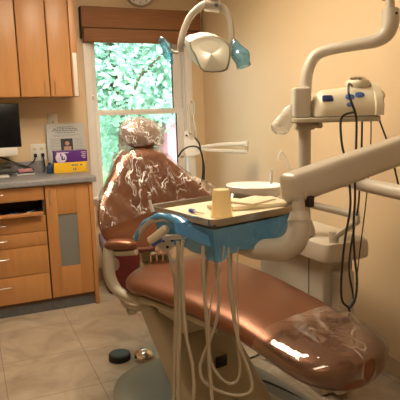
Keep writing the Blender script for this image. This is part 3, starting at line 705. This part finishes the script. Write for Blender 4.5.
for a, k_ in ((.272, .9), (.276, 1.0), (.306, 1.0), (.312, .9)):
    rs.append([shp(a, -.11-.082*k_, ZS+.004), shp(a, -.11-.085*k_, ZS+.05), shp(a, -.11-.06*k_, ZS+.10*k_), shp(a, -.11+.01, ZS+.145*k_), shp(a, -.11+.076*k_, ZS+.15*k_), shp(a, -.11+.076*k_, ZS+.004)])
loft(b, rs); obj('side_cheek', b, M_dev, sc_)
b = B(); tube(b, [shp(.312, -.155, ZS+.075), shp(.325, -.135, ZS+.09), shp(.322, -.10, ZS+.11), shp(.312, -.085, ZS+.12)], .007, n=10); obj('side_grip', b, M_paper, sc_)
def sface(a, t):  # point on the sloped front face (t: 0 low, 1 high)
    return shp(a, -.11-.0715+.026*t, ZS+.004+.125*.42+.125*.38*t)
nrm = (sface(.1, 0)-sface(.1, 1)).cross(E1); nrm = nrm if nrm.dot(fw) < 0 else -nrm; nrm.normalize()
upv = (sface(.1, 1)-sface(.1, 0)).normalized()
def button(a, t, w_, h_, m_, nm, e=2.4, lab=None):
    b = B(); c = sface(a, t); rs = [sring(c+nrm*q, E1, upv, w_*k_, h_*k_, 20, e) for q, k_ in ((-.004, 1), (.003, 1), (.005, .85))]; loft(b, rs); obj(nm, b, m_, sc_, label=lab)
button(.068, .55, .023, .014, M_navy, 'display_window', 6, 'dark blue display')
button(.166, .62, .021, .013, M_blueb, 'button'); button(.210, .78, .021, .013, M_blueb, 'button'); button(.163, -.05, .015, .009, M_blueb, 'button')
b = B(); lathe(b, shp(.222, -.085, ZS+.126), [(.050, 0), (.055, .012), (.055, .024), (.048, .034), (.046, .034), (.044, .030)], 32); obj('dish', b, M_dev, sc_)
b = B(); lathe(b, shp(.222, -.085, ZS+.154), [(.034, 0), (.036, .006), (.034, .018), (.026, .022), (.024, .018), (.001, .018)], 28); obj('metal_cap', b, M_chrome, sc_)
# cables
Dq = 2.33
cabs = [
 ([(352, 86, 2.36), (349, 84, 2.30), (348.5, 92, 2.27), (351, 101, 2.26), (355, 112, 2.26), (356.5, 122, 2.26), (356, 150, 2.27), (355, 176, 2.28), (355, 200, 2.28), (353.5, 228, 2.28), (354.5, 256, 2.28), (357, 280, 2.28), (355, 300, 2.28), (349, 309, 2.28)], .0050, 'black cord looping over the front of the scaler then hanging down'),
 ([(357, 112, 2.36), (350, 113, 2.30), (343, 116, 2.27), (340.5, 124, 2.27), (342, 145, 2.27), (347, 166, 2.28), (350, 190, 2.28), (350, 210, 2.28), (345, 240, 2.28), (341.5, 275, 2.28), (342, 300, 2.28), (349, 309, 2.28), (348, 322, 2.29)], .0050, 'black cord bowing out leftmost below the bracket shelf'),
 ([(361, 112, 2.42), (362, 121, 2.40), (361.5, 150, 2.4), (360, 180, 2.4), (358, 208, 2.4), (352, 240, 2.38), (349, 270, 2.36), (353, 296, 2.34), (349, 309, 2.30)], .0045, 'black cord hanging straight from under the scaler, middle one'),
 ([(370, 113, 2.44), (371, 122, 2.43), (370.5, 150, 2.43), (368, 180, 2.42), (365, 210, 2.42), (360, 250, 2.42), (356, 285, 2.40)], .0030, 'thin black cord hanging straight near the shelf end'),
 ([(374, 112, 2.40), (378, 117, 2.38), (383, 130, 2.38), (391, 152, 2.38), (396, 175, 2.38), (402, 200, 2.40), (408, 240, 2.40)], .0040, 'black cord swinging out to the right behind the beam'),
]
for pts, r_, lb in cabs:
    b = B(); tube(b, [P(*p) for p in pts], r_, n=8, k=6); tag(obj('hanging_cord', b, M_black), lb, 'cord', 'black cords below the bracket shelf')
# white bag hanging at left
b = B(); rs = []
for (x0, x1, y, dd) in ((290, 296, 104, 0), (286, 297, 107, 0), (281, 297, 113, .005), (276.5, 295, 119, .01), (272.5, 293, 125, .01), (271.5, 290, 130, .01), (276, 287, 133.5, .01)):
    a, c = P(x0, y, 2.43+dd), P(x1, y, 2.43+dd); rs.append(sring((a+c)/2, (c-a).normalized(), fw, (c-a).length/2, .014, 28, 2.2))
loft(b, rs); wob(b, .016, 26, 3); tag(obj('plastic_bag', b, M_bagw), 'small white translucent plastic bag hanging from the left shelf end', 'plastic bag')

# ---------------------------------------------------------------- delivery unit
du = thing('delivery_unit', 'cream dental delivery unit with big beam arm and hanging hoses', 'delivery unit', tuple(P(250, 245, 1.5)))
bm_a, bm_b = P(289, 189, 1.50), P(440, 136, 1.86)
b = B(); d_ = (bm_b-bm_a); dn = d_.normalized(); sx = dn.cross(ZZ).normalized(); su = sx.cross(dn)
rs = []
for f, k_ in ((-.012, .6), (-.008, .82), (0, .95), (.012, 1), (.99, 1), (1, .9)): rs.append(sring(bm_a+d_*f, sx, su, .036*k_, .043*k_+f*.002, 40, 4.5))
loft(b, rs); obj('beam_arm', b, M_cream, du)
b = B(); cyl(b, P(297.5, 193, 1.50), P(298.5, 222, 1.50), .018); obj('joint_stem', b, M_cream, du)
b = B(); bx(b, (-.008, -.01, -.02), (.012, .01, .012), .003, M=Matrix.Translation(P(309, 200, 1.50))); obj('joint_gap', b, M_seam, du)
b = B(); lathe(b, P(305, 194, 1.45), [(.006, 0), (.006, .003)], 12, axis=-fw); obj('screw', b, M_chrome, du)
b = B(); tube(b, [P(299, 211, 1.50), P(299, 220, 1.50), P(298.5, 232, 1.50), P(293, 243, 1.505), P(282, 249, 1.515), P(268, 249.5, 1.53), P(255, 249, 1.545), P(240, 244, 1.56), P(228, 241, 1.57)], [.024, .031, .033, .034, .033, .031, .030, .029, .028], n=28, k=6)
obj('elbow_tube', b, M_cream, du)
b = B(); tube(b, [P(298.6, 220, 1.5), P(298.6, 221.2, 1.5)], .0318, n=28, k=0); obj('seam_ring', b, M_beige, du)
b = B(); tube(b, [P(305, 178, 2.53), P(322, 178.5, 2.50), P(342, 180, 2.42), P(372, 186.5, 2.25), P(402, 193, 2.10), P(446, 203, 1.90)], .030, n=22); obj('swing_arm', b, M_cream, du)
b = B(); cyl(b, P(446, 125, 1.88), P(446, 212, 1.88), .042); obj('elbow_post', b, M_cream, du)
b = B(); tube(b, [P(308, 204, 2.58), P(330, 209, 2.5), P(356, 215.5, 2.42)], .0175, n=16); cyl(b, P(355, 211, 2.42), P(356, 224, 2.42), .02); obj('lower_rod', b, M_cream, du)
b = B(); lathe(b, V((PX.x, PX.y, 1.045)), [(.034, 0), (.046, .004), (.046, .07), (.034, .075)], 28); obj('post_collar', b, M_cream, du)
b = B(); lathe(b, V((PX.x, PX.y, .955)), [(.034, 0), (.044, .004), (.044, .05), (.034, .055)], 28); obj('post_collar', b, M_cream, du)

# tray frame: local frame
th = math.radians(13); T1 = V((math.cos(th), math.sin(th), 0)); T2 = V((-math.sin(th), math.cos(th), 0))
TN = V((.573, 1.245, 0))                       # nearest corner
TW, TD, ZTR = .335, .315, 1.118
TM = Matrix.Translation(TN) @ Matrix(((T1.x, T2.x, 0, 0), (T1.y, T2.y, 0, 0), (0, 0, 1, 0), (0, 0, 0, 1)))
def TP(a, c, z): return TN+T1*a+T2*c+ZZ*z
obj('control_head', bx(B(), (.03, .03, 1.045), (TW-.03, TD-.03, 1.108), .012, M=TM, seg=3), M_cream, du)
b = B(); bx(b, (.06, .09, 1.0), (.22, .22, 1.046), .015, M=TM); obj('head_mount', b, M_cream, du)
# instrument bracket on the left
b = B()
tube(b, [P(185, 236, 1.52), P(170, 237, 1.55), P(157, 237, 1.60)], .012, n=12, k=0, sq=(1.2, .6, 4))
rs = [[P(155+(x-155), y, 1.60+dd) for x, y in ((155, 235.5), (164, 234), (178, 235), (182, 239), (176, 244), (170, 250), (164, 252.5), (158, 247))] for dd in (-.012, .012)]
loft(b, rs); br = obj('instrument_bracket', b, M_white, du)
b = B()
for x, y in ((163, 241), (167.5, 247), (172, 240.5)): cyl(b, P(x, y, 1.585), P(x, y, 1.582), .0045, n=12)
obj('bracket_hole', b, M_black, br)
b = B(); tube(b, [P(150, 241, 1.53), P(158, 235, 1.52), P(166, 228.5, 1.51)], .0125, n=14, k=0); lathe(b, P(166, 228.5, 1.51), [(.0125, 0), (.009, .004), (.001, .004)], 14, axis=(P(166, 228.5, 1.51)-P(150, 241, 1.53))); 
dev = obj('handpiece_grip', b, M_dev, du)
b = B(); tube(b, [P(152, 243.5, 1.535), P(161, 238, 1.53)], .0115, n=14, k=0); obj('blue_sleeve', b, M_bluec, dev)
b = B(); tube(b, [P(153, 212, 1.60), P(149.5, 200, 1.60)], [.006, .004], n=10, k=0); obj('syringe_tip', b, M_white, du)
b = B(); tube(b, [P(176, 222, 1.5), P(166, 218, 1.52), P(155, 219, 1.54), P(146, 224, 1.56), P(140, 231, 1.57), P(136, 238, 1.58)], .010, n=12); obj('side_handle', b, M_cream, du)
# hoses
hz = [
 ([(178, 241), (177.5, 270), (177, 300), (177, 330), (175, 360), (174, 385), (173, 410)], .0050, 1.46, 'hose'),
 ([(183, 240), (181, 262), (180.5, 300), (180, 330), (178.5, 360), (178, 385), (178, 412)], .0050, 1.44, 'hose'),
 ([(180, 246), (183, 280), (184, 312), (187, 340), (192, 362), (194, 385), (193, 412)], .0046, 1.42, 'hose'),
 ([(203, 246), (203, 275), (205, 300), (208, 330), (209, 360), (211, 385), (213, 412)], .0050, 1.44, 'hose'),
 ([(213, 246), (217, 275), (219, 300), (216, 322), (209, 342), (203, 356), (200, 368), (203, 380), (213, 388), (228, 394), (243, 395), (252, 388), (249, 370), (241, 350), (235, 325), (230, 290), (229, 262), (228, 246)], .0046, 1.46, 'hose'),
 ([(231, 244), (231, 275), (234, 310), (237, 335), (239, 355), (240, 372), (236, 382), (228, 383), (219, 376), (212, 364), (208, 345), (206, 320), (205, 290), (207, 262), (209, 246)], .0042, 1.50, 'hose'),
 ([(224, 246), (221, 268), (213, 290), (210, 312), (208, 340)], .0022, 1.43, 'wire'),
 ([(238, 243), (237.5, 270), (237, 300), (238.5, 330), (238, 352)], .0018, 1.48, 'wire'),
 ([(168, 250), (171, 262), (175, 285), (175.5, 320), (174, 350)], .0045, 1.50, 'hose'),
]
for pts, r_, D_, nm in hz:
    b = B(); tube(b, [P(x, y, D_) for x, y in pts], r_, n=10, k=6); obj(nm, b, M_hose, du)

# blue barrier film over the head
fl = thing('barrier_film', 'blue plastic film wrapped around the tray head and its side handle', 'plastic film', tuple(TP(TW/2, TD/2, 1.03)))
b = B(); rs = []
NR = 120
def rectpt(f, g):
    a0, a1, c0, c1 = .006-g, TW-.006+g, .006-g, TD-.006+g
    per = 2*((a1-a0)+(c1-c0)); s = f*per
    if s < a1-a0: return a0+s, c0
    s -= a1-a0
    if s < c1-c0: return a1, c0+s
    s -= c1-c0
    if s < a1-a0: return a1-s, c1
    s -= a1-a0
    return a0, c1-s
for i in range(11):
    f = i/10; ring = []
    for j in range(NR):
        a, c = rectpt(j/NR, -.006*f)
        drop = .078+.008*noise.noise(V((a*14, c*14, 0)))+ (.012 if a < .05 and c < .05 else 0) - .02*(c/TD if a < .01 else 0)
        w_ = noise.noise(V((a*30, c*30, f*2)))*.005*(f+.3)
        ring.append(TP(a+w_*(1 if a > .1 else -1)*(c > .02), c-abs(w_)*(c < .02), 1.113-drop*f))
    rs.append(ring)
loft(b, rs, cap=False); obj('film_skirt', b, M_blue, fl)
b = B(); tube(b, [P(186, 226, 1.45), P(176, 220, 1.48), P(166, 216.5, 1.52), P(155, 217.5, 1.54), P(146, 222.5, 1.56), P(139.5, 231, 1.57), P(135.5, 240, 1.58)], [.020, .014, .011, .010, .010, .009, .008], n=28, k=6, cap=False, sq=(1.1,.8,2)); wob(b, .006, 26, 8)
obj('handle_drape', b, M_blue, fl)
b = B(); rs = [[P(x, y, 1.44+dd) for x, y in ((174, 222), (186, 224), (205, 234), (218, 240), (214, 247), (200, 243), (184, 236), (175, 232))] for dd in (-.004, .004)]
loft(b, rs); obj('corner_drape', b, M_blue, fl)

# tray
tr = thing('instrument_tray', 'grey steel tray lined with cream paper on the tray head', 'tray', tuple(TP(TW/2, TD/2, ZTR)))
def rrect(a0, a1, c0, c1, r_, z, n=5):
    o = []
    for (ca, cc_, s) in ((a1-r_, c0+r_, -PI/2), (a1-r_, c1-r_, 0), (a0+r_, c1-r_, PI/2), (a0+r_, c0+r_, PI)):
        for k in range(n+1): an = s+PI/2*k/n; o.append(TP(ca+r_*math.cos(an), cc_+r_*math.sin(an), z))
    return o
b = B(); loft(b, [rrect(.008, TW-.008, .008, TD-.008, .02, ZTR), rrect(.0, TW, .0, TD, .024, ZTR+.020), rrect(-.005, TW+.005, -.005, TD+.005, .026, ZTR+.021), rrect(-.005, TW+.005, -.005, TD+.005, .026, ZTR+.0235), rrect(.002, TW-.002, .002, TD-.002, .024, ZTR+.022), rrect(.010, TW-.010, .010, TD-.010, .02, ZTR+.004)])
obj('tray_pan', b, M_steel, tr)
b = B(); loft(b, [rrect(.014, TW-.014, .014, TD-.014, .02, ZTR+.0045), rrect(.014, TW-.014, .014, TD-.014, .02, ZTR+.009)]); tag(obj('tray_paper', b, M_paper), 'cream paper liner covering the bottom of the steel tray', 'paper liner')
zt = ZTR+.0095
# napkins
pc = P(258, 199, 1.66); pc.z = zt
b = B(); Mn = Matrix.Translation(pc) @ Matrix.Rotation(math.radians(-4), 4, 'Z'); bx(b, (-.105, -.05, 0), (.085, .075, .014), .004, M=Mn)
tag(obj('paper_napkin', b, M_paper), 'folded cream napkin lying flat on the right half of the tray', 'napkin', 'napkins on the tray')
b = B(); Mn = Matrix.Translation(pc+ZZ*.0145) @ Matrix.Rotation(math.radians(24), 4, 'Z'); bx(b, (-.075, -.035, 0), (.05, .05, .007), .003, M=Mn); wob(b, .003, 20)
tag(obj('paper_napkin', b, M_paper), 'turned cream napkin on top of the flat one', 'napkin', 'napkins on the tray')
# crumple of film behind napkins
b = B(); ell(b, P(278, 190, 1.80), cr, fw, ZZ, .05, .03, .012, 24, 10); wob(b, .02, 40, 4)
for v in b.verts: v.co.z = max(v.co.z, zt+.001)
# cup
pcup = P(221.5, 209, 1.51); pcup.z = zt
cu_ = tag(obj('paper_cup', lathe(B(), pcup, [(.0315, 0), (.0320, .002), (.0310, .005), (.0300, .0055), (.0240, .073), (.0225, .0775), (.0195, .0785), (.018, .077), (.001, .077)], 40), M_cup), 'yellow disposable cup standing upside down on the tray', 'cup')
b.free()
# roll and tool
q0, q1 = P(209, 203, 1.63), P(216, 205.5, 1.60); q0.z = q1.z = zt+.009
tag(obj('cotton_roll', tube(B(), [q0, q1], .0085, n=14, k=0), M_paper), 'short cream cotton roll beside the yellow cup', 'cotton roll')
q0, q1 = P(190, 206.5, 1.58), P(204, 210.5, 1.53); q0.z = q1.z = zt+.0065
pn = thing('tray_probe', 'slim tool with dark blue end lying on the tray, left of the cup', 'dental tool', tuple(q0-ZZ*.006))
obj('shaft', tube(B(), [q0, q1], [.0035, .0025], n=10, k=0), M_dev, pn)
obj('blue_end', tube(B(), [q0, q0.lerp(q1, .28)], .0062, n=12, k=0), M_bluec, pn, label='dark blue end')

# ---------------------------------------------------------------- folded arm by the window
fa = thing('folding_arm', 'white folded double-bar arm with black cable, beside the window', 'arm', tuple(V((1.86, 4.3, .98))))
D1_, D2_ = 4.0, 3.85
b = B(); tube(b, [P(199, 147, D1_), P(222, 144.5, D1_-.1), P(246, 143.8, D2_)], [.013, .017, .020], n=14, k=0, sq=(1, .8, 4)); cyl(b, P(246, 141, D2_), P(246, 146.3, D2_), .02); obj('upper_bar', b, M_white, fa)
b = B(); tube(b, [P(197, 149, D1_), P(222, 150.8, D1_-.1), P(247, 151.8, D2_)], [.016, .016, .016], n=14, k=0, sq=(1, .7, 4)); obj('lower_bar', b, M_white, fa)
b = B(); cyl(b, P(246.5, 145, D2_), P(246.5, 150.5, D2_), .012); obj('hinge_pin', b, M_beige, fa)
rs = [[P(x, y, D1_+.08+dd) for x, y in ((184, 131), (189, 130), (194, 138), (200, 146), (200, 154), (192, 156), (186, 157), (184, 148))] for dd in (-.02, .05)]
b = B(); loft(b, rs); obj('bracket', b, M_white, fa)
b = B(); cyl(b, P(186.5, 135.5, D1_+.055), P(186.5, 135.5, D1_+.05), .008); obj('screw', b, M_black, fa)
b = B(); tube(b, [P(190, 134, D1_), P(190, 118, 4.05), P(188.5, 107, 4.08), P(191, 101, 4.1), P(194, 104, 4.08), P(194.5, 113, 4.05), P(193, 118, 4.03), P(196, 130, 4.0), P(197, 142, 4.0)], .010, n=10); obj('hook_loop', b, M_beige, fa)
b = B(); bx(b, (-.03, -.03, -.23), (.03, .03, .03), .008, M=Matrix.Translation(P(191, 156, D1_+.1))); obj('wall_mount', b, M_white, fa)
b = B(); tube(b, [P(178, 157, 3.95), P(183, 150, 3.93), P(190, 146.5, 3.92), P(198, 147.5, 3.92), P(202, 155, 3.93), P(203, 168, 3.95), P(202, 180, 3.97), P(199, 186, 3.98)], .0065, n=8)
tube(b, [P(195, 138, 3.95), P(199, 143, 3.93), P(201, 152, 3.93), P(204, 165, 3.95), P(204, 180, 3.97)], .006, n=8); obj('cable', b, M_black, fa)

# ---------------------------------------------------------------- ceiling lights
def ceiling_light(x, y, w_, d_, pw, col, label):
    t = thing('ceiling_light', label, 'ceiling light', (x, y, ZC-.05), 'ceiling light panels')
    b = B(); frame(b, x-w_/2, x+w_/2, 0, 0, .0, 0, 0) if False else None
    for (a0, a1, c0, c1) in ((x-w_/2-.03, x-w_/2, y-d_/2-.03, y+d_/2+.03), (x+w_/2, x+w_/2+.03, y-d_/2-.03, y+d_/2+.03), (x-w_/2, x+w_/2, y-d_/2-.03, y-d_/2), (x-w_/2, x+w_/2, y+d_/2, y+d_/2+.03)):
        bx(b, (a0, c0, ZC-.04), (a1, c1, ZC-.001), .003)
    obj('frame', b, M_white, t)
    m, N, K = newmat('diffuser_%d' % int(pw*10)); p = N['Principled BSDF']; p.inputs['Base Color'].default_value = (.8,.8,.8,1); p.inputs['Emission Color'].default_value = (*col, 1); p.inputs['Emission Strength'].default_value = pw
    obj('diffuser', bx(B(), (x-w_/2, y-d_/2, ZC-.03), (x+w_/2, y+d_/2, ZC-.022)), m, t, smooth=False)
ceiling_light(.75, 2.55, .60, 1.20, 17., (1., .84, .62), 'warm ceiling light panel above the chair')
ceiling_light(.30, .35, .60, .90, 5.5, (1., .84, .62), 'warm ceiling light panel behind the viewer')

# ---------------------------------------------------------------- outside
gz = -.35
o = obj('lawn', bx(B(), (-12, YB+T+.02, gz-.1), (22, 32, gz)), M_grass, smooth=False); o['kind'] = 'structure'
def tree(cx, cy, h, r_, m_, seed, n, label, zlow=.1):
    R_ = random.Random(seed); t = thing('tree', label, 'tree', (cx, cy, gz), 'trees outside the window')
    b = B(); tube(b, [(cx, cy, gz), (cx+.1, cy, gz+h*.3), (cx-.05, cy+.1, gz+h*.6), (cx+.1, cy, gz+h*.85)], [.13, .1, .07, .03], n=10)
    for k in range(6):
        a = R_.uniform(0, 6.28); z = gz+h*R_.uniform(.25, .7); tube(b, [(cx, cy, z), (cx+math.cos(a)*r_*.4, cy+math.sin(a)*r_*.4, z+.3), (cx+math.cos(a)*r_*.8, cy+math.sin(a)*r_*.8, z+.7)], [.04, .03, .01], n=7)
    obj('trunk', b, M_bark, t)
    b = B(); blobs = [(V((cx+R_.gauss(0, r_*.5), cy+R_.gauss(0, r_*.35), gz+h*R_.uniform(zlow, .98))), R_.uniform(.25, .5)*r_) for _ in range(34)]
    for _ in range(n):
        c, rr = R_.choice(blobs); d = V((R_.gauss(0, 1), R_.gauss(0, 1), R_.gauss(0, 1))).normalized()
        p = c+d*rr*R_.uniform(.6, 1.05); s = R_.uniform(.035, .075)
        x = V((R_.gauss(0, 1), R_.gauss(0, 1), R_.gauss(0, .6))).normalized(); y = x.cross(d+V((0, 0, .3))).normalized()*s*.6; x = x*s
        b.faces.new([b.verts.new(q) for q in (p-x, p-x*.2-y, p+x, p-x*.2+y)])
    obj('foliage', b, m_, t, smooth=False, recalc=False)
tree(2.3, 8.6, 4.6, 1.5, M_leaf1, 1, 20000, 'pale green leafy tree nearest outside, behind the window centre', .22)
tree(4.9, 9.8, 5.2, 1.6, M_leaf2, 2, 18000, 'mid green tree seen through the right side of the window')
tree(.4, 10.6, 4.8, 1.5, M_leaf2, 3, 16000, 'mid green tree seen through the left side of the window')
tree(3.4, 13.2, 6.0, 2.0, M_leaf1, 4, 20000, 'tall pale tree farthest back outside', .15)
hs = thing('neighbour_shed', 'small pink outbuilding outside, low at the right of the window', 'shed', (3.35, 8.4, gz))
obj('shed_wall', bx(B(), (3.0, 8.2, gz), (4.4, 9.2, 1.22)), M_brick, hs, smooth=False)
b = B(); prism(b, [(2.92, 8.1, 1.22), (4.48, 8.1, 1.22), (4.48, 8.7, 1.50), (2.92, 8.7, 1.50)], (0, 0, .03)); obj('roof', b, M_roof, hs, smooth=False)

# ---------------------------------------------------------------- world and sun
wd = bpy.data.worlds.new('sky'); S.world = wd; wd.use_nodes = True; N = wd.node_tree.nodes; K = wd.node_tree.links
sky = N.new('ShaderNodeTexSky'); sky.sky_type = 'HOSEK_WILKIE'; sky.turbidity = 6; sky.ground_albedo = .4; sky.sun_direction = V((-.3, -.7, .65)).normalized()
mx = N.new('ShaderNodeMix'); mx.data_type = 'RGBA'; mx.inputs[0].default_value = .6; mx.inputs[7].default_value = (.88, .97, 1.0, 1)
K.new(sky.outputs[0], mx.inputs[6]); K.new(mx.outputs[2], N['Background'].inputs[0]); N['Background'].inputs[1].default_value = 7.5
sl = bpy.data.lights.new('sun', 'SUN'); sl.energy = 3.2; sl.angle = .02; sl.color = (1, .98, .92); so = bpy.data.objects.new('sun', sl); COL.objects.link(so)
so.rotation_euler = V((.35, .75, -.75)).to_track_quat('-Z', 'Y').to_euler(); so.location = (0, -5, 9)

# ---------------------------------------------------------------- camera
cd = bpy.data.cameras.new('camera'); co = bpy.data.objects.new('camera', cd); COL.objects.link(co)
cd.sensor_fit = 'HORIZONTAL'; cd.sensor_width = 36; cd.lens = FPX/400*36; cd.clip_start = .05; cd.clip_end = 200
rot = Matrix((cr, cu, -fw)).transposed(); co.matrix_world = Matrix.Translation(CAM) @ rot.to_4x4()
S.camera = co
S.view_settings.view_transform = 'Standard'; S.view_settings.look = 'None'; S.view_settings.gamma = 1; S.view_settings.use_curve_mapping = False
S.view_settings.exposure = .58
S.cycles.use_denoising = True; S.cycles.max_bounces = 8; S.cycles.transparent_max_bounces = 24
S.cycles.sample_clamp_indirect = 6
